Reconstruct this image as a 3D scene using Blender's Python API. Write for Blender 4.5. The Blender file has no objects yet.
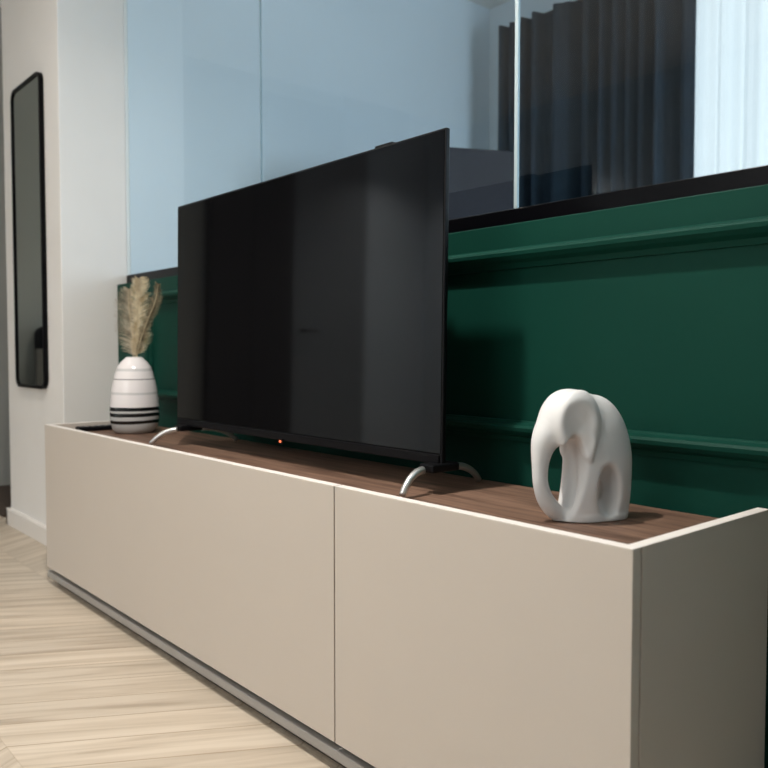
import bpy, bmesh, math, random
import numpy as np
from mathutils import Vector, Matrix
random.seed(7)
SC = bpy.context.scene
COL = SC.collection
R = math.radians
EYE = 0.7925                      # lens height above the floor

# ------------------------------------------------------------------ camera
cam_data = bpy.data.cameras.new('camera')
cam = bpy.data.objects.new('camera', cam_data)
COL.objects.link(cam)
th, pt = R(40.8), math.atan(34 / 798)
fw = Vector((-math.cos(th) * math.cos(pt), math.sin(th) * math.cos(pt), -math.sin(pt)))
rt = Vector((math.sin(th), math.cos(th), 0))
up = rt.cross(fw)
cam.matrix_world = Matrix(((rt.x, up.x, -fw.x, 0), (rt.y, up.y, -fw.y, 0), (rt.z, up.z, -fw.z, EYE), (0, 0, 0, 1)))
cam_data.sensor_width = 36
cam_data.lens = 36 * 798 / 768
cam_data.clip_start = 0.02
cam_data.dof.use_dof = True
cam_data.dof.focus_distance = 1.5
cam_data.dof.aperture_fstop = 5.0
SC.camera = cam

# ------------------------------------------------------------------ world, lights, exposure
W = bpy.data.worlds.new('sky'); SC.world = W; W.use_nodes = True
bg = W.node_tree.nodes['Background']
bg.inputs['Color'].default_value = (0.93, 0.97, 1.0, 1)
bg.inputs['Strength'].default_value = 1.4
SC.view_settings.view_transform = 'Standard'
SC.view_settings.look = 'None'
SC.view_settings.gamma = 1
SC.view_settings.use_curve_mapping = False
SC.view_settings.exposure = 0.3

def area(name, loc, size, power, color=(1, .86, .7), rot=(0, 0, 0), shape='DISK', size_y=None, spread=180):
    l = bpy.data.lights.new(name, 'AREA'); l.shape = shape; l.size = size
    if size_y: l.size_y = size_y
    l.energy = power; l.color = color; l.spread = R(spread)
    o = bpy.data.objects.new(name, l); COL.objects.link(o)
    o.location = loc; o.rotation_euler = rot
    return o
WARM = (1, .935, .87)
# ceiling lamps of the living room; last two added to brighten the back wall
CEIL = 2.62
LAMPS = [(-1.21, .43, 28, 150), (-2.65, .25, 5.5, 150), (-1.3, -1.0, 8, 130), (-3.7, -1.85, 17, 112), (-4.35, -1.95, 11, 112)]
for x, y, p, sp_ in LAMPS:
    area('ceiling_downlight_light', (x, y, CEIL - .022), .09 if sp_ == 150 else .16, p, WARM, spread=sp_)
# added fill lights before windowless walls, then the bedroom window's portal
area('bedroom_fill', (1.94, 2.75, 1.45), 1.0, 58, (.70, .86, 1), (0, R(90), 0), 'RECTANGLE', 1.6)  # cool fill added at the solid right wall to brighten the bedroom
area('living_fill', (-1.0, -2.44, 1.95), 2.2, 21, (1, .96, .92), (R(90), 0, 0), 'RECTANGLE', 1.1)  # soft fill added at the solid back wall, standing in for a window
pl = area('window_portal', (-.9, 3.51, 1.55), 2.6, 1, (1, 1, 1), (R(-90), 0, 0), 'RECTANGLE', 2.0)
pl.data.cycles.is_portal = True

# ------------------------------------------------------------------ helpers
def mat(name, color=(.8, .8, .8), rough=.5, spec=.5, metal=0.0, noise=0.0, nscale=8.0, bump=0.0, bscale=200.0, coat=0.0):
    m = bpy.data.materials.new(name); m.use_nodes = True
    nt = m.node_tree; b = nt.nodes['Principled BSDF']
    b.inputs['Roughness'].default_value = rough
    b.inputs['Specular IOR Level'].default_value = spec
    b.inputs['Metallic'].default_value = metal
    b.inputs['Coat Weight'].default_value = coat
    b.inputs['Base Color'].default_value = (*color, 1)
    tc = nt.nodes.new('ShaderNodeTexCoord')
    if noise:
        n = nt.nodes.new('ShaderNodeTexNoise'); n.inputs['Scale'].default_value = nscale; n.inputs['Detail'].default_value = 4
        nt.links.new(tc.outputs['Object'], n.inputs['Vector'])
        r = nt.nodes.new('ShaderNodeValToRGB')
        r.color_ramp.elements[0].position = .3; r.color_ramp.elements[1].position = .7
        r.color_ramp.elements[0].color = (*[c * (1 - noise) for c in color], 1)
        r.color_ramp.elements[1].color = (*[min(1, c * (1 + noise)) for c in color], 1)
        nt.links.new(n.outputs['Fac'], r.inputs['Fac']); nt.links.new(r.outputs['Color'], b.inputs['Base Color'])
    if bump:
        n2 = nt.nodes.new('ShaderNodeTexNoise'); n2.inputs['Scale'].default_value = bscale; n2.inputs['Detail'].default_value = 3
        nt.links.new(tc.outputs['Object'], n2.inputs['Vector'])
        bp = nt.nodes.new('ShaderNodeBump'); bp.inputs['Strength'].default_value = bump; bp.inputs['Distance'].default_value = .002
        nt.links.new(n2.outputs['Fac'], bp.inputs['Height']); nt.links.new(bp.outputs['Normal'], b.inputs['Normal'])
    return m

class MB:
    def __init__(s): s.bm = bmesh.new()
    def box(s, x0, x1, y0, y1, z0, z1, bev=0, seg=2):
        r = bmesh.ops.create_cube(s.bm, size=1)
        for v in r['verts']:
            v.co = Vector(((x0 + x1) / 2 + v.co.x * (x1 - x0), (y0 + y1) / 2 + v.co.y * (y1 - y0), (z0 + z1) / 2 + v.co.z * (z1 - z0)))
        if bev:
            es = list({e for v in r['verts'] for e in v.link_edges})
            bmesh.ops.bevel(s.bm, geom=es, offset=bev, segments=seg, affect='EDGES', profile=.5)
        return s
    def tube(s, pts, rad, n=14, flat=1.0):
        pts = [Vector(p) for p in pts]
        rads = rad if isinstance(rad, (list, tuple)) else [rad] * len(pts)
        rings = []; ref = None
        for i, p in enumerate(pts):
            d = (pts[min(i + 1, len(pts) - 1)] - pts[max(i - 1, 0)]).normalized()
            if ref is None:
                ref = Vector((1, 0, 0)) if abs(d.x) < .8 else Vector((0, 0, 1))
            u = (ref - d * ref.dot(d)).normalized(); ref = u
            w = d.cross(u)
            rings.append([s.bm.verts.new(p + u * math.cos(2 * math.pi * k / n) * rads[i] * flat + w * math.sin(2 * math.pi * k / n) * rads[i]) for k in range(n)])
        for a, b in zip(rings, rings[1:]):
            for k in range(n):
                f = s.bm.faces.new((a[k], a[(k + 1) % n], b[(k + 1) % n], b[k])); f.smooth = True
        s.bm.faces.new(rings[0][::-1]); s.bm.faces.new(rings[-1])
        return s
    def lathe(s, prof, n=64, c=(0, 0, 0)):
        rings = []
        for r, z in prof:
            if r < 1e-6: rings.append([s.bm.verts.new((c[0], c[1], c[2] + z))])
            else: rings.append([s.bm.verts.new((c[0] + r * math.cos(2 * math.pi * k / n), c[1] + r * math.sin(2 * math.pi * k / n), c[2] + z)) for k in range(n)])
        for a, b in zip(rings, rings[1:]):
            for k in range(n):
                k2 = (k + 1) % n
                if len(a) == 1: f = s.bm.faces.new((a[0], b[k2], b[k]))
                elif len(b) == 1: f = s.bm.faces.new((a[k], a[k2], b[0]))
                else: f = s.bm.faces.new((a[k], a[k2], b[k2], b[k]))
                f.smooth = True
        return s
    def prism_x(s, prof, x0, x1):           # closed (y, z) profile swept along x
        a = [s.bm.verts.new((x0, y, z)) for y, z in prof]; b = [s.bm.verts.new((x1, y, z)) for y, z in prof]
        n = len(prof)
        for k in range(n): s.bm.faces.new((a[k], a[(k + 1) % n], b[(k + 1) % n], b[k]))
        s.bm.faces.new(a[::-1]); s.bm.faces.new(b)
        return s
    def rounded_xz(s, x0, x1, z0, z1, rad, y0, y1, n=8):   # rounded rectangle plate facing y
        pts = []
        for cx, cz, a0 in ((x1 - rad, z1 - rad, 0), (x0 + rad, z1 - rad, 90), (x0 + rad, z0 + rad, 180), (x1 - rad, z0 + rad, 270)):
            for k in range(n + 1):
                a = R(a0 + 90 * k / n); pts.append((cx + rad * math.cos(a), cz + rad * math.sin(a)))
        return s.plate(pts, y0, y1)
    def plate(s, pts, y0, y1):
        a = [s.bm.verts.new((x, y0, z)) for x, z in pts]; b = [s.bm.verts.new((x, y1, z)) for x, z in pts]
        m = len(pts)
        for k in range(m): s.bm.faces.new((a[k], a[(k + 1) % m], b[(k + 1) % m], b[k]))
        s.bm.faces.new(a[::-1]); s.bm.faces.new(b)
        return s
    def build(s, name, m, parent=None, smooth=None):
        bmesh.ops.recalc_face_normals(s.bm, faces=s.bm.faces)
        me = bpy.data.meshes.new(name); s.bm.to_mesh(me); s.bm.free()
        if smooth: me.shade_smooth()
        me.materials.append(m)
        o = bpy.data.objects.new(name, me); COL.objects.link(o)
        if parent:
            o.parent = parent
            me.transform(Matrix.Translation(-parent.location))   # meshes are written in room coordinates
        return o

def tag(o, label=None, cat=None, group=None, kind=None):
    if label: o['label'] = label
    if cat: o['category'] = cat
    if group: o['group'] = group
    if kind: o['kind'] = kind
    return o
def thing(name, loc, label, cat, group=None):
    o = bpy.data.objects.new(name, None); COL.objects.link(o); o.location = loc; o.empty_display_size = .05
    return tag(o, label, cat, group)
def settle(o):                              # put a single-mesh thing's origin at its base
    me = o.data
    xs = [v.co for v in me.vertices]
    c = Vector(((min(v.x for v in xs) + max(v.x for v in xs)) / 2, (min(v.y for v in xs) + max(v.y for v in xs)) / 2, min(v.z for v in xs)))
    me.transform(Matrix.Translation(-c)); o.location = c
    return o
def struct(name, mb, m, parent=None):
    o = mb.build(name, m, parent)
    if not parent: o['kind'] = 'structure'
    return o

# ------------------------------------------------------------------ materials
M_wall = mat('warm_white_paint', (.79, .775, .75), .75, .3, noise=.02, nscale=3, bump=.05, bscale=300)
M_bed = mat('bedroom_paint', (.68, .755, .81), .8, .3, noise=.02, nscale=2)
M_trim = mat('white_trim_paint', (.80, .77, .73), .45, .4, noise=.01)
M_hall = mat('hall_grey_paint', (.34, .345, .325), .8, .3, noise=.03, nscale=2)
M_ceil = mat('ceiling_paint', (.82, .82, .80), .85, .2)
M_green = mat('bottle_green_paint', (.0055, .047, .033), .5, .08, noise=.05, nscale=4, bump=.04, bscale=350)
M_black = mat('black_lacquer', (.002, .002, .003), .3, .12)
M_beige = mat('beige_matt_lacquer', (.57, .515, .455), .5, .35, noise=.012, nscale=3, bump=.03, bscale=500)
M_edge = mat('pale_board_edge', (.80, .755, .71), .5, .35)
M_plinth = mat('grey_base_board', (.33, .315, .295), .5, .35, noise=.02)
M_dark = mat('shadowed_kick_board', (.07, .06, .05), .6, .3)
M_tvblack = mat('tv_black_plastic', (.003, .003, .004), .45, .18)
M_silver = mat('brushed_silver_metal', (.78, .78, .76), .3, .5, metal=.85)
M_ceramic = mat('white_satin_ceramic', (.77, .772, .765), .38, .45, bump=.03, bscale=120)
M_curtain = mat('dark_slate_curtain', (.026, .042, .060), .9, .12, noise=.12, nscale=12)
M_screenfab = mat('dark_grey_fabric', (.034, .034, .042), .9, .2, noise=.06, nscale=60)
M_sofa = mat('black_fabric', (.012, .012, .014), .9, .2)
M_throw = mat('grey_wool_throw', (.12, .115, .105), .95, .1, noise=.1, nscale=40)
M_wardrobe = mat('charcoal_wardrobe_front', (.035, .034, .035), .5, .3)
M_door = mat('grey_door_paint', (.24, .265, .285), .6, .3)

def glossy_screen():
    m = mat('screen_glass', (.0025, .0025, .003), .05, .5)
    m.node_tree.nodes['Principled BSDF'].inputs['IOR'].default_value = 1.40
    return m
M_pale = mat('pale_blue_grey_paint', (.58, .65, .71), .8, .3)
M_side = mat('blue_grey_paint', (.36, .42, .46), .8, .3)
M_screen = glossy_screen()
M_mirror = mat('mirror_silvering', (.62, .66, .63), .03, .5, metal=1)

def glass_mat(name, tint=(.94, .975, .985), ior=1.62):
    m = bpy.data.materials.new(name); m.use_nodes = True; nt = m.node_tree; nt.nodes.clear()
    o = nt.nodes.new('ShaderNodeOutputMaterial'); mx = nt.nodes.new('ShaderNodeMixShader')
    t = nt.nodes.new('ShaderNodeBsdfTransparent'); t.inputs['Color'].default_value = (*tint, 1)
    g = nt.nodes.new('ShaderNodeBsdfGlossy'); g.inputs['Roughness'].default_value = .0
    f = nt.nodes.new('ShaderNodeFresnel'); f.inputs['IOR'].default_value = ior
    geo = nt.nodes.new('ShaderNodeNewGeometry')          # one reflection per pane: none on the way out of the glass
    inv = nt.nodes.new('ShaderNodeMath'); inv.operation = 'SUBTRACT'; inv.inputs[0].default_value = 1; nt.links.new(geo.outputs['Backfacing'], inv.inputs[1])
    mu = nt.nodes.new('ShaderNodeMath'); mu.operation = 'MULTIPLY'; nt.links.new(f.outputs[0], mu.inputs[0]); nt.links.new(inv.outputs[0], mu.inputs[1])
    nt.links.new(mu.outputs[0], mx.inputs[0]); nt.links.new(t.outputs[0], mx.inputs[1]); nt.links.new(g.outputs[0], mx.inputs[2])
    nt.links.new(mx.outputs[0], o.inputs[0])
    return m
M_glass = glass_mat('partition_glass')
M_seam = mat('polished_glass_edge', (.46, .56, .59), .3, .5)
M_seam2 = mat('smoky_glass_edge', (.20, .27, .31), .3, .5)

def sheer_mat():
    m = bpy.data.materials.new('white_sheer_voile'); m.use_nodes = True; nt = m.node_tree; nt.nodes.clear()
    o = nt.nodes.new('ShaderNodeOutputMaterial'); a = nt.nodes.new('ShaderNodeAddShader'); mx = nt.nodes.new('ShaderNodeMixShader')
    d = nt.nodes.new('ShaderNodeBsdfDiffuse'); d.inputs['Color'].default_value = (.34, .35, .36, 1)
    t = nt.nodes.new('ShaderNodeBsdfTranslucent'); t.inputs['Color'].default_value = (.5, .51, .52, 1)
    tr = nt.nodes.new('ShaderNodeBsdfTransparent'); tr.inputs['Color'].default_value = (1, 1, 1, 1)
    lw = nt.nodes.new('ShaderNodeLayerWeight'); lw.inputs['Blend'].default_value = .5
    mr = nt.nodes.new('ShaderNodeMapRange'); mr.inputs['From Max'].default_value = .8; mr.inputs['To Min'].default_value = .3; mr.inputs['To Max'].default_value = .02
    nt.links.new(lw.outputs['Facing'], mr.inputs['Value']); nt.links.new(mr.outputs[0], mx.inputs[0])
    nt.links.new(d.outputs[0], a.inputs[0]); nt.links.new(t.outputs[0], a.inputs[1])
    nt.links.new(a.outputs[0], mx.inputs[1]); nt.links.new(tr.outputs[0], mx.inputs[2]); nt.links.new(mx.outputs[0], o.inputs[0])
    return m
M_sheer = sheer_mat()

def N(nt, t, **kw):
    n = nt.nodes.new(t)
    for k, v in kw.items(): setattr(n, k, v)
    return n
def mth(nt, op, a, b=None, c=None):
    n = N(nt, 'ShaderNodeMath', operation=op)
    for i, x in enumerate((a, b, c)):
        if x is None: continue
        if isinstance(x, (int, float)): n.inputs[i].default_value = x
        else: nt.links.new(x, n.inputs[i])
    return n.outputs[0]

def chevron_mat():
    m = bpy.data.materials.new('oak_chevron_parquet'); m.use_nodes = True; nt = m.node_tree
    b = nt.nodes['Principled BSDF']; b.inputs['Roughness'].default_value = .42; b.inputs['Specular IOR Level'].default_value = .4
    tc = N(nt, 'ShaderNodeTexCoord'); sp = N(nt, 'ShaderNodeSeparateXYZ'); nt.links.new(tc.outputs['Object'], sp.inputs[0])
    X, Y = sp.outputs[0], sp.outputs[1]
    CW, PW, TAN = .45, .118, .577                # column width, board pitch along x, run per metre of column
    tri = mth(nt, 'PINGPONG', Y, CW)             # 0 at y=0, .45 at y=.45, 0 at y=.9
    s = mth(nt, 'ADD', X, mth(nt, 'MULTIPLY', tri, TAN))
    colid = mth(nt, 'FLOOR', mth(nt, 'DIVIDE', Y, CW))
    q = mth(nt, 'DIVIDE', s, PW); pid = mth(nt, 'FLOOR', q); fr = mth(nt, 'FRACT', q)
    wn = N(nt, 'ShaderNodeTexWhiteNoise', noise_dimensions='2D')
    cv = N(nt, 'ShaderNodeCombineXYZ'); nt.links.new(pid, cv.inputs[0]); nt.links.new(colid, cv.inputs[1]); nt.links.new(cv.outputs[0], wn.inputs['Vector'])
    # grain: stretched along the board
    gv = N(nt, 'ShaderNodeCombineXYZ')
    nt.links.new(mth(nt, 'ADD', mth(nt, 'MULTIPLY', s, 34.0), mth(nt, 'MULTIPLY', wn.outputs['Value'], 57.0)), gv.inputs[0])
    nt.links.new(mth(nt, 'MULTIPLY', Y, 2.6), gv.inputs[1]); nt.links.new(mth(nt, 'MULTIPLY', wn.outputs['Value'], 31.0), gv.inputs[2])
    ng = N(nt, 'ShaderNodeTexNoise'); ng.inputs['Scale'].default_value = 1; ng.inputs['Detail'].default_value = 5; ng.inputs['Distortion'].default_value = .6
    nt.links.new(gv.outputs[0], ng.inputs['Vector'])
    r = N(nt, 'ShaderNodeValToRGB'); e = r.color_ramp.elements
    e[0].position, e[0].color = .3, (.39, .325, .25, 1)
    e[1].position, e[1].color = .62, (.57, .495, .40, 1)
    k = r.color_ramp.elements.new(.46); k.color = (.50, .425, .335, 1)
    nt.links.new(ng.outputs['Fac'], r.inputs['Fac'])
    hs = N(nt, 'ShaderNodeHueSaturation'); nt.links.new(r.outputs['Color'], hs.inputs['Color'])
    nt.links.new(mth(nt, 'MULTIPLY_ADD', wn.outputs['Value'], .14, .93), hs.inputs['Value'])
    # joints between boards and along the seams
    j1 = mth(nt, 'LESS_THAN', mth(nt, 'MINIMUM', fr, mth(nt, 'SUBTRACT', 1.0, fr)), .018)
    fy = mth(nt, 'FRACT', mth(nt, 'DIVIDE', Y, CW))
    j2 = mth(nt, 'LESS_THAN', mth(nt, 'MINIMUM', fy, mth(nt, 'SUBTRACT', 1.0, fy)), .003)
    mx = N(nt, 'ShaderNodeMix', data_type='RGBA'); mx.inputs['B'].default_value = (.27, .20, .125, 1)
    nt.links.new(mth(nt, 'MULTIPLY', mth(nt, 'MAXIMUM', j1, mth(nt, 'MULTIPLY', j2, .4)), .55), mx.inputs['Factor']); nt.links.new(hs.outputs['Color'], mx.inputs['A'])
    nt.links.new(mx.outputs['Result'], b.inputs['Base Color'])
    return m
M_floor = chevron_mat()

def walnut_mat():
    m = bpy.data.materials.new('walnut_veneer'); m.use_nodes = True; nt = m.node_tree
    b = nt.nodes['Principled BSDF']; b.inputs['Roughness'].default_value = .5; b.inputs['Specular IOR Level'].default_value = .35
    tc = N(nt, 'ShaderNodeTexCoord'); mp = N(nt, 'ShaderNodeMapping'); mp.inputs['Scale'].default_value = (2.2, 30, 8)
    nt.links.new(tc.outputs['Object'], mp.inputs[0])
    n = N(nt, 'ShaderNodeTexNoise'); n.inputs['Scale'].default_value = 1.6; n.inputs['Detail'].default_value = 6; n.inputs['Distortion'].default_value = .8
    nt.links.new(mp.outputs[0], n.inputs['Vector'])
    r = N(nt, 'ShaderNodeValToRGB'); e = r.color_ramp.elements
    e[0].position, e[0].color = .33, (.085, .048, .032, 1)
    e[1].position, e[1].color = .68, (.24, .145, .10, 1)
    nt.links.new(n.outputs['Fac'], r.inputs['Fac']); nt.links.new(r.outputs['Color'], b.inputs['Base Color'])
    return m
M_walnut = walnut_mat()

def vase_mat():
    m = bpy.data.materials.new('banded_glazed_ceramic'); m.use_nodes = True; nt = m.node_tree
    b = nt.nodes['Principled BSDF']; b.inputs['Roughness'].default_value = .16; b.inputs['Specular IOR Level'].default_value = .5
    tc = N(nt, 'ShaderNodeTexCoord'); sp = N(nt, 'ShaderNodeSeparateXYZ'); nt.links.new(tc.outputs['Object'], sp.inputs[0])
    nz = N(nt, 'ShaderNodeTexNoise'); nz.inputs['Scale'].default_value = 9; nt.links.new(tc.outputs['Object'], nz.inputs['Vector'])
    z = mth(nt, 'ADD', sp.outputs[2], mth(nt, 'MULTIPLY', mth(nt, 'SUBTRACT', nz.outputs['Fac'], .5), .006))
    q = mth(nt, 'DIVIDE', z, .257)
    r = N(nt, 'ShaderNodeValToRGB'); r.color_ramp.interpolation = 'CONSTANT'
    white, grey, lg, blk, soft = (.80, .76, .755, 1), (.52, .52, .51, 1), (.60, .585, .58, 1), (.006, .006, .006, 1), (.16, .155, .15, 1)
    stops = [(0, grey), (.126, blk), (.170, grey), (.216, blk), (.262, grey), (.292, blk), (.338, white), (.50, lg), (.53, white), (.688, soft), (.702, white), (.80, lg), (.835, white)]
    els = r.color_ramp.elements
    els[0].position, els[0].color = stops[0]; els[1].position, els[1].color = stops[1]
    for p, c in stops[2:]:
        k = els.new(p); k.color = c
    nt.links.new(q, r.inputs['Fac']); nt.links.new(r.outputs['Color'], b.inputs['Base Color'])
    return m
M_vase = vase_mat()

def feather_mat(name, c0, c1):
    m = bpy.data.materials.new(name); m.use_nodes = True; nt = m.node_tree; nt.nodes.clear()
    o = N(nt, 'ShaderNodeOutputMaterial'); mx = N(nt, 'ShaderNodeMixShader'); mx.inputs[0].default_value = .3
    d = N(nt, 'ShaderNodeBsdfDiffuse'); t = N(nt, 'ShaderNodeBsdfTranslucent')
    tc = N(nt, 'ShaderNodeTexCoord'); n = N(nt, 'ShaderNodeTexNoise'); n.inputs['Scale'].default_value = 30; nt.links.new(tc.outputs['Object'], n.inputs['Vector'])
    r = N(nt, 'ShaderNodeValToRGB'); r.color_ramp.elements[0].position = .35; r.color_ramp.elements[1].position = .65
    r.color_ramp.elements[0].color = (*c0, 1); r.color_ramp.elements[1].color = (*c1, 1)
    nt.links.new(n.outputs['Fac'], r.inputs['Fac'])
    nt.links.new(r.outputs['Color'], d.inputs['Color']); nt.links.new(r.outputs['Color'], t.inputs['Color'])
    nt.links.new(d.outputs[0], mx.inputs[1]); nt.links.new(t.outputs[0], mx.inputs[2]); nt.links.new(mx.outputs[0], o.inputs[0])
    return m
M_feath_gold = feather_mat('golden_cream_barbs', (.56, .45, .28), (.88, .79, .60))
M_feath_grey = feather_mat('grey_beige_barbs', (.30, .255, .19), (.62, .55, .43))
M_feath_brown = feather_mat('brown_beige_barbs', (.17, .135, .085), (.40, .33, .22))
M_quill = mat('cream_quill', (.62, .52, .34), .5, .4)

def emit(name, c, s):
    m = bpy.data.materials.new(name); m.use_nodes = True; nt = m.node_tree; nt.nodes.clear()
    e = N(nt, 'ShaderNodeEmission'); e.inputs[0].default_value = (*c, 1); e.inputs[1].default_value = s
    o = N(nt, 'ShaderNodeOutputMaterial'); nt.links.new(e.outputs[0], o.inputs[0]); return m
M_led = emit('red_led', (1, .16, .06), 2.2)
M_lamp = emit('lamp_lens', (1, .88, .74), 6)

# ------------------------------------------------------------------ the setting
XW = -3.134           # plane shared by the pillar's side and the bedroom's left wall
YG, YGL, YM = 1.29, 1.334, 1.072
GTOP = EYE + .262     # top of the green panelling
XR, YBACK, XEND, YBED = 2.0, -2.5, -4.93, 3.62
struct('floor', MB().box(XEND - .1, XR + .1, YBACK - .1, YBED + .4, -.1, 0), M_floor)
struct('ceiling', MB().box(XEND - .1, XR + .1, YBACK - .1, YBED + .4, 2.74, 2.84), M_ceil)
struct('wall_pillar', MB().box(-3.845, XW, YM, YGL - .001, 0, 2.74, .004).box(-3.845, XW, YGL - .001, YBED, 0, 2.74), M_wall)
struct('wall_left', MB().box(XW, XW + .006, YGL + .012, YBED - .12, 0, 2.74), M_bed)
struct('wall_end', MB().box(XEND - .1, XEND, YBACK - .1, YBED + .4, 0, 2.74), M_hall)
struct('wall_back', MB().box(XEND, XR, YBACK - .1, YBACK, 0, 2.74), M_pale)
struct('wall_right', MB().box(XR, XR + .1, YBACK - .1, YBED + .4, 0, 2.74), M_side)
# bedroom back wall with its window opening
wx0, wx1, wz0, wz1 = -2.2, .4, .55, 2.55
struct('wall_bedroom', MB().box(XW - .7, wx0, YBED - .12, YBED, 0, 2.74).box(wx1, XR, YBED - .12, YBED, 0, 2.74)
       .box(wx0, wx1, YBED - .12, YBED, 0, wz0).box(wx0, wx1, YBED - .12, YBED, wz1, 2.74), M_bed)
# green panelled dado below the glass, with its mouldings
struct('wall_panelling', MB().box(XW + .001, XR, YG, YGL + .06, 0, GTOP, .002), M_green)
def moulding(name, zc):
    p = [(YG + .001, zc - .022), (YG - .006, zc - .022), (YG - .010, zc - .012), (YG - .022, zc - .006), (YG - .030, zc + .002), (YG - .031, zc + .009), (YG - .027, zc + .014), (YG - .010, zc + .018), (YG - .006, zc + .021), (YG + .001, zc + .0215)]
    struct(name, MB().prism_x(p, MX, XR), M_green)
MX = -2.845
def moulding_upright(name, xc, z0, z1):
    p = [(-.02, YG + .001), (-.02, YG - .010), (-.012, YG - .012), (-.009, YG - .022), (-.003, YG - .027), (.004, YG - .027), (.010, YG - .022), (.0125, YG - .012), (.020, YG - .009), (.021, YG + .001)]
    b = MB(); m_ = b.bm
    lo = [m_.verts.new((xc + x, y, z0)) for x, y in p]; hi = [m_.verts.new((xc + x, y, z1)) for x, y in p]
    for k in range(len(p)): m_.faces.new((lo[k], lo[(k + 1) % len(p)], hi[(k + 1) % len(p)], hi[k]))
    m_.faces.new(lo[::-1]); m_.faces.new(hi)
    struct(name, b, M_green)
moulding('trim_1', EYE + .190)
moulding('trim_2', EYE - .167)
moulding_upright('trim_3', MX + .02, EYE - .187, EYE + .21)
# black glazing bar, panes and their joints
w1 = bpy.data.objects.new('window_1', None); COL.objects.link(w1); w1.location = (-1.1, YGL, GTOP); w1['kind'] = 'structure'
MB().box(XW + .001, XR, YGL - .004, YGL + .034, GTOP, EYE + .301, .0015).build('glazing_bar', M_black, w1)
JX = [XW + .002, -2.122, -1.114, -.106, .902, XR]
for k, (a, b) in enumerate(zip(JX, JX[1:])):
    MB().box(a + (.0014 if k == 1 else .005), b - (.0014 if k == 0 else .005), YGL - .003, YGL + .003, EYE + .302, 2.739).build('pane', M_glass, w1)
for k, x in enumerate(JX[1:-1]):
    MB().box(x - .0045 if k else x - .0012, x + .0045 if k else x + .0012, YGL - .003, YGL + .003, EYE + .302, 2.739).build('joint', M_seam if k else M_seam2, w1)
# bedroom window frame
w2 = bpy.data.objects.new('window_2', None); COL.objects.link(w2); w2.location = (-.9, YBED, wz0); w2['kind'] = 'structure'
f = MB()
for x in (wx0, -.93, wx1 - .06): f.box(x, x + .06, YBED - .09, YBED - .03, wz0, wz1)
for z in (wz0, wz1 - .06): f.box(wx0, wx1, YBED - .09, YBED - .03, z, z + .06)
f.build('window_frame', M_trim, w2)
MB().box(wx0 + .05, wx1 - .05, YBED - .063, YBED - .057, wz0 + .05, wz1 - .05).build('window_pane', M_glass, w2)
# skirting on the pillar
sk = [(YM + .001, 0), (YM - .016, 0), (YM - .016, .068), (YM - .012, .0745), (YM + .001, .0745)]
struct('baseboard_left', MB().prism_x(sk, -3.861, XW).box(-3.861, -3.846, YM - .016, YBED, 0, .0745), M_trim)
# door in the end wall (seen in the television's reflection)
d1 = bpy.data.objects.new('door_1', None); COL.objects.link(d1); d1.location = (XEND, -1.5, 0); d1['kind'] = 'structure'
MB().box(XEND + .001, XEND + .03, -1.84, -1.15, 0, 2.74, .003).build('door_leaf', M_door, d1)
MB().tube([(XEND + .03, -1.24, 1.0), (XEND + .07, -1.24, 1.0), (XEND + .075, -1.25, 1.0), (XEND + .075, -1.36, 1.0)], .009).build('door_handle', M_black, d1)
# the paler stretch of wall beyond the door
struct('wall_end_pale', MB().box(XEND, XEND + .012, YBACK, -1.86, 0, 2.74), M_pale)

# ------------------------------------------------------------------ media console
ZT, ZW, ZB = EYE - .25, EYE - .277, .060
CX0, CX1, CG = -2.772, -.546, -1.165
YF, YB = .884, 1.272
con = thing('media_console', (-1.63, 1.08, 0), 'long low beige media console with walnut top standing on the oak floor', 'tv console')
def front(name, x0, x1):
    d = MB().box(x0, x1, YF, YF + .019, ZB, ZT - .0004, .0008, 1).build(name, M_beige, con)
    e = MB().box(x0 + .001, x1 - .001, YF + .001, YF + .0155, ZT - .0006, ZT, 0).build('top_edge', M_edge, d)
    e.parent = d; e.location = (0, 0, 0)
    return d
def sub(mb, name, m, part):            # sub-part of a part that sits at the console's origin
    o = mb.build(name, m, None)
    root = part.parent
    o.data.transform(Matrix.Translation(-root.location)); o.parent = part
    return o
def front(name, x0, x1):
    d = MB().box(x0, x1, YF, YF + .019, ZB, ZT - .0006, .0008, 1).build(name, M_beige, con)
    sub(MB().box(x0 + .0006, x1 - .0006, YF + .0004, YF + .019, ZT - .0006, ZT), 'top_edge', M_edge, d)
    return d
front('door', CX0, CG - .0016)
front('door', CG + .0016, CX1)
def side(x0, x1):
    d = MB().box(x0, x1, YF + .0225, YB, .045, ZT - .0006, .0008, 1).build('side_panel', M_beige, con)
    sub(MB().box(x0 + .0004, x1 - .0004, YF + .0192, YB, ZT - .0006, ZT), 'top_edge', M_edge, d)
side(CX1 - .019, CX1); side(CX0, CX0 + .019)
MB().box(CX0 + .0195, CX1 - .0195, YF + .0195, YB - .001, ZW - .018, ZW).build('top_panel', M_walnut, con)
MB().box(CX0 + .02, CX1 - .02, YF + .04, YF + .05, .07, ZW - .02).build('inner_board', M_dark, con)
MB().box(CX0 + .02, CX1 - .02, YB - .012, YB - .002, .05, ZW - .02).build('back_panel', M_beige, con)
MB().box(CX0 - .004, CX1 - .002, YF + .003, YB, .024, .0445, .002).build('base_board', M_plinth, con)
MB().box(CX0 + .02, CX1 - .02, YF + .028, YB - .01, 0, .0238).build('plinth', M_dark, con)

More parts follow.
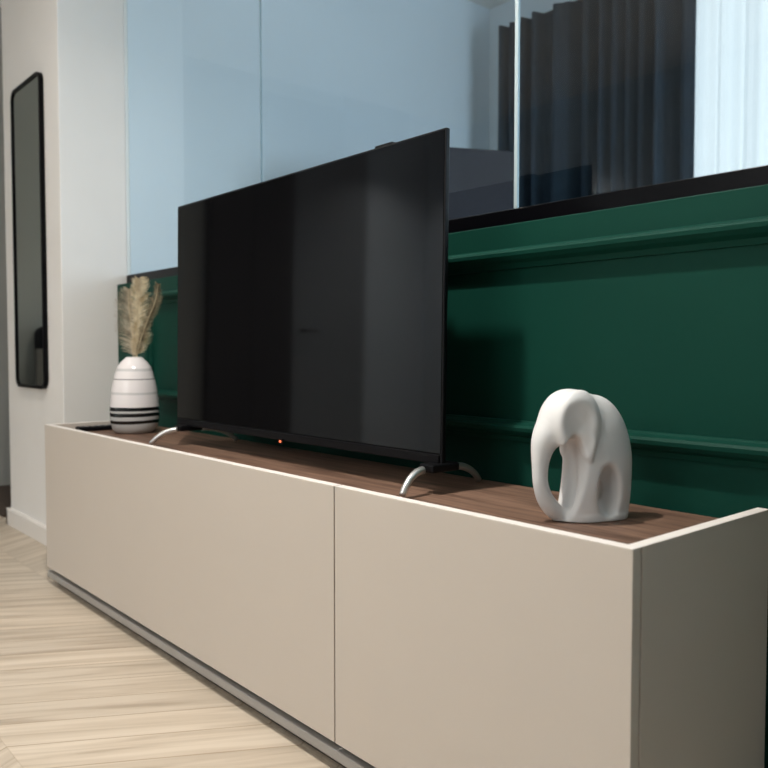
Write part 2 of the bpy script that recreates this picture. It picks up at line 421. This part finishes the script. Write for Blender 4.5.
# ------------------------------------------------------------------ television
TX0, TX1, TY, TZ0, TZ1 = -2.203, -1.086, 1.085, EYE - .222, EYE + .424
tv = thing('television', (-1.63, TY, ZW), 'large flat black television on silver feet standing on the console', 'television')
MB().box(TX0, TX1, TY, TY + .011, TZ0, TZ1, .0025).build('bezel', M_tvblack, tv)
MB().box(TX0 + .004, TX1 - .004, TY - .0012, TY + .001, TZ0 + .022, TZ1 - .004, .0004, 1).build('screen', M_screen, tv)
MB().box(TX0 + .006, TX1 - .006, TY - .004, TY + .001, TZ0 + .001, TZ0 + .0185, .0015).build('bottom_bezel', M_tvblack, tv)
MB().box(TX0 + .10, TX1 - .10, TY + .010, TY + .042, TZ0 + .02, TZ0 + .40, .012).build('rear_housing', M_tvblack, tv)
MB().box(-1.300, -1.245, TY + .002, TY + .016, TZ1 - .001, TZ1 + .0045, .0015).build('top_sensor', M_tvblack, tv)
MB().box(-1.648, -1.628, TY - .007, TY - .003, TZ0 - .008, TZ0 + .006, .0015).build('indicator_mount', M_tvblack, tv)
MB().box(-1.6405, -1.6335, TY - .0082, TY - .0068, TZ0 - .004, TZ0 + .001, .0005, 1).build('power_light', M_led, tv)
def foot(x, xs, xf, xb):
    MB().box(x - .020, x + .020, TY - .030, TY + .044, TZ0 - .0135, TZ0 + .003, .004).build('foot_bracket', M_tvblack, tv)
    zt = TZ0 - .008
    for ys, ye, xe in ((TY - .036, TY - .098, xf), (TY + .040, TY + .150, xb)):
        pts, rad = [], []
        for k in range(15):
            t = k / 14
            y = ys + (ye - ys) * math.sin(t * math.pi / 2 * .62) / math.sin(math.pi / 2 * .62)
            z = zt + (ZW + .0066 - zt) * (1 - math.cos(t * math.pi / 2 * .62)) / (1 - math.cos(math.pi / 2 * .62))
            pts.append((xs + (xe - xs) * t, y, z)); rad.append(.0078 - .0012 * t)
        MB().tube(pts, rad, 14, 1.0).build('foot', M_silver, tv)
TILT = Matrix.Translation((0, 0, TZ0 - ZW)) @ Matrix.Rotation(R(-.8), 4, 'X') @ Matrix.Translation((0, 0, ZW - TZ0))
for ch in tv.children: ch.data.transform(TILT)      # the set leans back a little on its feet
foot(-1.100, -1.102, -1.092, -1.128); foot(-2.140, -2.128, -2.172, -2.112)

# ------------------------------------------------------------------ elephant figurine (carved by a distance field)
def nets(f, mn, step):
    nx, ny, nz = f.shape
    s = f < 0
    c = np.zeros((nx - 1, ny - 1, nz - 1)); acc = np.zeros((nx - 1, ny - 1, nz - 1, 3))
    corners = [(i, j, k) for i in (0, 1) for j in (0, 1) for k in (0, 1)]
    sl = lambda a, o: a[o[0]:nx - 1 + o[0], o[1]:ny - 1 + o[1], o[2]:nz - 1 + o[2]]
    for a in corners:
        for ax in range(3):
            if a[ax]: continue
            b = list(a); b[ax] = 1
            fa, fb = sl(f, a), sl(f, b); m = (fa < 0) != (fb < 0)
            t = np.where(m, fa / np.where(fa == fb, 1, fa - fb), 0)
            p = np.zeros(fa.shape + (3,)) + np.array(a, float); p[..., ax] += t
            acc += p * m[..., None]; c += m
    act = c > 0
    idx = -np.ones(act.shape, int); idx[act] = np.arange(act.sum())
    g = np.argwhere(act); v = (acc[act] / c[act][:, None] + g) * step + np.array(mn)
    faces = []
    for ax in range(3):
        o1, o2 = [a for a in range(3) if a != ax]
        hi = [slice(None)] * 3; lo = [slice(None)] * 3
        lo[ax] = slice(0, -1); hi[ax] = slice(1, None)
        d = s[tuple(lo)] != s[tuple(hi)]
        for e in np.argwhere(d):
            if e[o1] == 0 or e[o2] == 0 or e[o1] >= f.shape[o1] - 1 or e[o2] >= f.shape[o2] - 1: continue
            q = []
            for da, db in ((-1, -1), (0, -1), (0, 0), (-1, 0)):
                w = e.copy(); w[o1] += da; w[o2] += db; q.append(int(idx[tuple(w)]))
            flip = bool(s[tuple(e)]) ^ (ax == 1)
            faces.append(q if flip else q[::-1])
    return v, faces
def elephant_mesh():
    st = 1.7
    mn = np.array([-104., -62., -4.]); mx = np.array([104., 62., 232.])
    ax = [np.arange(mn[i], mx[i], st) for i in range(3)]
    T, L, Z = np.meshgrid(*ax, indexing='ij')
    def ell(c, r):
        q = np.sqrt(((T - c[0]) / r[0]) ** 2 + ((L - c[1]) / r[1]) ** 2 + ((Z - c[2]) / r[2]) ** 2)
        g = np.sqrt(((T - c[0]) / r[0] ** 2) ** 2 + ((L - c[1]) / r[1] ** 2) ** 2 + ((Z - c[2]) / r[2] ** 2) ** 2)
        return q * (q - 1) / np.maximum(g, 1e-6)
    def cap(a, b, ra, rb):
        a, b = np.array(a, float), np.array(b, float); d = b - a
        h = np.clip(((T - a[0]) * d[0] + (L - a[1]) * d[1] + (Z - a[2]) * d[2]) / d.dot(d), 0, 1)
        return np.sqrt((T - a[0] - h * d[0]) ** 2 + (L - a[1] - h * d[1]) ** 2 + (Z - a[2] - h * d[2]) ** 2) - (ra + (rb - ra) * h)
    def smin(a, b, k):
        h = np.clip(.5 + .5 * (b - a) / k, 0, 1); return b + (a - b) * h - k * h * (1 - h)
    def smax(a, b, k): return -smin(-a, -b, k)
    # body: dome above, flared skirt below
    zz = np.where(Z > 85, (Z - 85) / 115, (Z - 85) / 200)
    q = np.sqrt(((T - 23) / 72.5) ** 2 + (L / 40) ** 2 + zz ** 2)
    body = (q - 1) * 40
    body = smin(body, ell((-22, 0, 161), (47, 38, 47)), 16)
    # arch between trunk and forelegs, cut right across
    tun = (np.sqrt(((T + 41 - .12 * (Z - 60)) / 26) ** 2 + ((Z - 70) / 70) ** 2) - 1) * 26
    front_cut = np.maximum(tun, -500 + 0 * T)
    ahead = np.maximum(T + 40 - .10 * (Z - 60), Z - 120)          # nothing of the body ahead of the arch
    body = smax(body, -smin(tun, ahead, 4), 6)
    # hollow between the two forelegs, seen from the front
    body = smax(body, -ell((-30, 0, 60), (26, 17, 60)), 10)
    # opening between fore and hind legs
    for s in (-1, 1):
        body = smax(body, -ell((32, s * 47, 47), (21, 50, 43)), 9)
    # web joining the feet
    web = np.maximum((((np.abs(T - 27) / 46) ** 4 + (np.abs(L) / 34) ** 4) ** .25 - 1) * 34, np.abs(Z - 2) - 5)
    body = smin(body, web, 10)
    # ears: dished flaps standing proud of the flanks, running into the brow in front
    kk = 2.5 + 15 * np.clip((-12 - T) / 26, 0, 1)
    for s in (-1, 1):
        e = ell((-22, s * 31, 156), (39, 18, 54)) if s < 0 else ell((-16, s * 31, 150), (33, 18, 48))
        e = smin(e, cap((-12, s * 33, 122), (-4, s * 35, 100), 14, 5), 14)
        body = smin(body, e, kk)
        body = smax(body, -ell((-34, s * 64.5, 157), (45, 28, 51)), 5)
        body = smax(body, -ell((-16, s * 60, 122), (15, 21, 34)), 6)
    body = smax(body, -tun, 6)
    # head and trunk sweeping down to the feet
    key = np.array([(-25, 171, 36), (-49.5, 148, 27.5), (-63, 131, 21.5), (-69.5, 111, 16.5), (-72, 88, 13), (-71, 62, 12), (-64, 40, 13), (-52, 23, 14), (-37, 11, 12), (-14, 8, 11)], float)
    n_ = len(key); ks = []
    for i in range(n_ - 1):
        p0, p1, p2, p3 = key[max(i - 1, 0)], key[i], key[i + 1], key[min(i + 2, n_ - 1)]
        for w in (0, .25, .5, .75): ks.append(.5 * (2 * p1 + (p2 - p0) * w + (2 * p0 - 5 * p1 + 4 * p2 - p3) * w * w + (3 * p1 - p0 - 3 * p2 + p3) * w ** 3))
    ks.append(key[-1]); tr = None
    for (t0, z0, r0), (t1, z1, r1) in zip(ks, ks[1:]):
        c_ = cap((t0, 0, z0), (t1, 0, z1), r0, r1)
        tr = c_ if tr is None else np.minimum(tr, c_)
    body = smin(body, tr, 8)
    body = np.maximum(body, 0.6 - Z)
    v, fc = nets(body, mn, st)
    me = bpy.data.meshes.new('elephant_figurine')
    me.from_pydata([tuple(p * .00102) for p in v], [], fc); me.update(); me.shade_smooth()
    return me
el = bpy.data.objects.new('elephant_figurine', elephant_mesh()); COL.objects.link(el)
el.data.materials.append(M_ceramic)
sm = el.modifiers.new('soften', 'CORRECTIVE_SMOOTH') if False else el.modifiers.new('soften', 'SMOOTH'); sm.factor = .5; sm.iterations = 5
EL = Vector((-.7748, 1.0909, ZW))
el.location = EL
el.rotation_euler = (0, 0, math.atan2(rt.y, rt.x) + R(20))
tag(el, 'white abstract ceramic elephant with looped trunk on the walnut console top', 'figurine')

# ------------------------------------------------------------------ vase and feathers
VX, VY = -2.575, 1.115
prof = [(0, .004), (.055, .004), (.058, 0), (.066, .002), (.076, .014), (.082, .034), (.0845, .06), (.084, .085), (.082, .105), (.077, .15), (.071, .18), (.0685, .186), (.064, .205), (.056, .225), (.045, .240), (.034, .250), (.027, .2565), (.023, .257), (.020, .254), (.020, .21), (.05, .17), (.07, .08), (.05, .02), (0, .016)]
va = MB().lathe([(r * .95, z * .985) for r, z in prof], 72).build('vase', M_vase)
va.location = (VX, VY, ZW + .0006)
tag(va, 'rounded white ceramic vase with black bands near the far end of the console', 'vase')

def feather(name, path, barbs, vane_m, label, width_l, width_r, seed, gaps=()):
    """path: (right, up, deep) mm offsets from the vase mouth; barbs grow on both sides in the feather's own plane"""
    rnd = random.Random(seed)
    root = thing(name, (VX, VY, ZW + .10), label, 'feather')
    rx = Vector((rt.x, rt.y, 0)); dp = Vector((-rt.y, rt.x, 0)); O = Vector((VX, VY, ZW + .257))
    P = [O + rx * a * .001 + Vector((0, 0, b * .001)) + dp * c * .001 for a, b, c in path]
    def at(t):
        u = t * (len(P) - 1); i = min(int(u), len(P) - 2); w = u - i
        p0, p1, p2, p3 = P[max(i - 1, 0)], P[i], P[i + 1], P[min(i + 2, len(P) - 1)]
        return .5 * ((2 * p1) + (p2 - p0) * w + (2 * p0 - 5 * p1 + 4 * p2 - p3) * w * w + (3 * p1 - p0 - 3 * p2 + p3) * w ** 3)
    n = 40
    MB().tube([at(k / n) for k in range(n + 1)], [.0024 - .0018 * k / n for k in range(n + 1)], 8).build('quill', M_quill, root)
    bm = MB()
    for side_, wf in ((-1, width_l), (1, width_r)):
        clump = 0
        for k in range(barbs):
            t = .34 + .66 * (k + rnd.random()) / barbs
            w = wf(t) * (.72 + .36 * rnd.random())
            if w <= 0: continue
            if k % 14 == 0: clump = rnd.uniform(-.07, .07); cd = rnd.uniform(-.008, .008)
            p = at(t); d = (at(min(1, t + .02)) - at(max(0, t - .02))).normalized()
            out = (rx * side_); out = (out - d * out.dot(d)).normalized()
            a = R(46) + clump + rnd.uniform(-.05, .05) + .35 * (1 - t)
            wd = .0007 if rnd.random() < .8 else .0013
            pr = None
            for j in range(7):
                u = j / 6
                ang = a * (1 - .75 * u * u * .8)
                q = p + out * (math.sin(a) * w * u) + d * (math.cos(a) * w * u * (1 + .25 * u)) + Vector((0, 0, -1)) * (w * .30 * u ** 2.5) + dp * (cd * u + .006 * math.sin(u * 3) * side_)
                ww = wd * (1 - .75 * u)
                q = q + d * (clump * .05 * u)
                cur = (bm.bm.verts.new(q + d * ww), bm.bm.verts.new(q - d * ww + dp * ww * .6))
                if pr: bm.bm.faces.new((pr[0], cur[0], cur[1], pr[1])).smooth = True
                pr = cur
    me = bpy.data.meshes.new('vane'); bm.bm.to_mesh(me); bm.bm.free(); me.materials.append(vane_m)
    me.transform(Matrix.Translation(-root.location))
    v = bpy.data.objects.new('vane', me); COL.objects.link(v); v.parent = root; v['kind'] = 'stuff'
    return root
ramp = lambda t, pts: next((y0 + (y1 - y0) * (t - x0) / (x1 - x0) for (x0, y0), (x1, y1) in zip(pts, pts[1:]) if x0 <= t <= x1), 0)
feather('feather', [(4, -150, 0), (4, -60, 0), (5, 0, 0), (10, 70, 2), (13, 150, 4), (14, 215, 2), (20, 258, -4)], 330, M_feath_gold,
        'tall golden cream feather standing upright in the middle of the banded vase',
        lambda t: ramp(t, [(.3, .015), (.5, .030), (.7, .034), (.9, .030), (1, .012)]), lambda t: ramp(t, [(.3, .036), (.45, .060), (.6, .052), (.8, .054), (.93, .042), (1, .016)]), 3)
feather('feather', [(-6, -150, 8), (-4, -60, 8), (-4, 0, 8), (-8, 60, 14), (-16, 120, 18), (-22, 180, 20), (-22, 225, 20)], 240, M_feath_grey,
        'soft grey beige feather fanning out on the left of the banded vase',
        lambda t: ramp(t, [(.3, .044), (.5, .064), (.75, .060), (.9, .044), (1, .016)]), lambda t: ramp(t, [(.3, .02), (.5, .035), (.8, .030), (1, .010)]), 5)
feather('feather', [(8, -150, -10), (10, -60, -10), (13, 0, -10), (30, 60, -16), (54, 120, -22), (80, 180, -24), (90, 238, -22)], 190, M_feath_brown,
        'thin brown tipped feather leaning right towards the television',
        lambda t: ramp(t, [(.3, .0), (.5, .020), (.8, .034), (1, .014)]), lambda t: ramp(t, [(.3, .0), (.5, .016), (.8, .028), (1, .012)]), 9)

# ------------------------------------------------------------------ remote control at the console's left end
rc = thing('remote_control', (-2.727, 1.062, ZW), 'flat black remote control lying at the left end of the console before the vase', 'remote control')
rl = Matrix.Translation((-2.727, 1.062, 0)) @ Matrix.Rotation(R(90), 4, 'Z')
body = MB().box(-.085, .085, -.021, .021, ZW + .0004, ZW + .016, .004)
body.bm.transform(rl); body.build('handset', M_tvblack, rc)
for i in range(5):
    for j in (-1, 0, 1):
        b = MB().box(-.06 + i * .022, -.05 + i * .022, j * .011 - .0035, j * .011 + .0035, ZW + .0158, ZW + .0172, .0006, 1)
        b.bm.transform(rl); b.build('button', M_plinth, rc)

# ------------------------------------------------------------------ wall mirror on the pillar
mi = thing('wall_mirror', (-3.46, YM, EYE - .16), 'tall narrow mirror with thin black frame and rounded corners on the pale pillar', 'mirror')
x0, x1, z0, z1 = -3.675, -3.298, EYE - .158, EYE + 1.103
def rr(x0, x1, z0, z1, rad, n=8):
    pts = []
    for cx, cz, a0 in ((x1 - rad, z1 - rad, 0), (x0 + rad, z1 - rad, 90), (x0 + rad, z0 + rad, 180), (x1 - rad, z0 + rad, 270)):
        for k in range(n + 1):
            a = R(a0 + 90 * k / n); pts.append((cx + rad * math.cos(a), cz + rad * math.sin(a)))
    return pts
o, i = rr(x0, x1, z0, z1, .042), rr(x0 + .012, x1 - .012, z0 + .012, z1 - .012, .031)
m = MB(); bmv = m.bm
A = [[bmv.verts.new((x, y, z)) for x, z in ring] for ring, y in ((o, YM - .0005), (o, YM - .018), (i, YM - .018), (i, YM - .0005))]
nn = len(o)
for a, b in zip(A, A[1:] + A[:1]):
    for k in range(nn): bmv.faces.new((a[k], a[(k + 1) % nn], b[(k + 1) % nn], b[k]))
m.build('frame', M_black, mi)
MB().plate(rr(x0 + .011, x1 - .011, z0 + .011, z1 - .011, .03), YM - .012, YM - .002).build('mirror_glass', M_mirror, mi)

# ------------------------------------------------------------------ bedroom behind the glass
def drape(x0, x1, y, z0, z1, amp, pitch, seed, m, name):
    rnd = random.Random(seed); b = bmesh.new()
    xs = np.arange(x0, x1, .008); ph = 0; prev = None; rows = 5
    cols = []
    for x in xs:
        ph += .008 / pitch * (1 + .5 * math.sin(x * 9 + seed)) * 2 * math.pi
        yy = y + amp * math.sin(ph) + .3 * amp * math.sin(ph * 2.3 + 1)
        cols.append([b.verts.new((x, yy + (amp * .25 * math.sin(ph * .5 + k)) * (k / rows), z1 + (z0 - z1) * k / rows)) for k in range(rows + 1)])
    for p, q in zip(cols, cols[1:]):
        for k in range(rows): b.faces.new((p[k], q[k], q[k + 1], p[k + 1])).smooth = True
    me = bpy.data.meshes.new(name); b.to_mesh(me); b.free(); me.materials.append(m)
    o = bpy.data.objects.new(name, me); COL.objects.link(o)
    return settle(o)
CZ = EYE + 1.735
dc = drape(-2.93, -1.782, 3.36, .02, CZ, .045, .10, 2, M_curtain, 'curtain')
sol = dc.modifiers.new('cloth', 'SOLIDIFY'); sol.thickness = .002
tag(dc, 'dark slate floor length curtain hanging in folds behind the glass partition', 'curtain')
sh = drape(-1.92, .55, 3.466, .02, CZ, .026, .17, 5, M_sheer, 'sheer_curtain')
tag(sh, 'white translucent sheer curtain glowing with daylight beside the dark curtain', 'curtain')
rl_ = MB().tube([(-2.94, 3.41, CZ + .012), (.6, 3.41, CZ + .012)], .011, 12).build('curtain_rail', M_black)
tag(settle(rl_), 'slim dark rail along the bedroom wall carrying the curtains', 'curtain rail')
# grey fabric folding screen standing on the bedroom floor
fs = thing('folding_screen', (-2.3, 2.2, 0), 'tall dark grey fabric folding screen standing behind the glass beside the television', 'screen')
a0, b0 = Vector((-2.247, 2.29)), Vector((-2.134, 2.514)); dd = (b0 - a0).normalized()
end = b0 + dd * .01
def panel(p, q, zt):
    p, q = Vector((p[0], p[1])), Vector((q[0], q[1])); L_ = (q - p).length; ang = math.atan2((q - p).y, (q - p).x)
    b = MB().box(.006, L_ - .006, -.017, .017, .03, zt, .008)
    b.bm.transform(Matrix.Translation((p.x, p.y, 0)) @ Matrix.Rotation(ang, 4, 'Z'))
    pn = b.build('panel', M_screenfab, fs)
    return pn
ZS = EYE + .80
p1 = end; p0 = end - dd * .52; pm1 = p0 + Vector((-.50, .16)); p2 = p1 + Vector((-.46, .22))
panel(p0, p1, ZS); panel(pm1, p0, ZS); panel(p1, p2, ZS)

# ------------------------------------------------------------------ living room things seen in the reflections
wd = thing('wardrobe', (XEND + .3, -.79, 0), 'dark charcoal tall wardrobe against the end wall seen reflected in the television', 'wardrobe')
MB().box(XEND + .005, XEND + .06, -1.13, -.45, 0, 2.62, .003).build('carcass', M_wardrobe, wd)
for y0 in (-1.128, -.788): MB().box(XEND + .06, XEND + .078, y0, y0 + .336, .06, 2.6, .002).build('door', M_wardrobe, wd)
ac = thing('armchair', (-4.5, .5, 0), 'black armchair with a grey throw seen reflected in the tall wall mirror', 'chair')
MB().box(-4.82, -4.25, .10, .62, .22, .42, .04, 3).build('seat', M_sofa, ac)
MB().box(-4.90, -4.72, .10, .62, .22, .93, .05, 4).build('backrest', M_sofa, ac)
MB().box(-4.735, -4.70, .42, .66, .44, .80, .012, 3).build('throw', M_throw, ac)
for x in (-4.82, -4.30):
    for y in (.14, .58): MB().tube([(x, y, 0), (x, y, .23)], [.014, .02], 10).build('leg', M_black, ac)
for i, (x, y, p, sp_) in enumerate(LAMPS):  # fixtures out of view; the last two go with the added back wall lamps
    lm = thing('ceiling_lamp', (x, y, 2.74), 'unseen round recessed warm ceiling spotlight above the living room', 'ceiling lamp', 'recessed ceiling spotlights')
    MB().lathe([(.085, 2.74), (.105, 2.74), (.105, 2.70), (.09, 2.625), (.085, 2.625), (.085, 2.74)], 32, (x, y, 0)).build('ring', M_trim, lm)

# dark mat on the floor beyond the pillar
mt = MB().box(-4.90, -4.02, 1.085, 1.95, .0004, .012, .004).build('door_mat', mat('dark_brown_matting', (.075, .058, .047), .95, .1, noise=.15, nscale=60, bump=.3, bscale=250))
tag(settle(mt), 'dark brown mat on the oak floor beyond the pillar at the far left', 'mat')
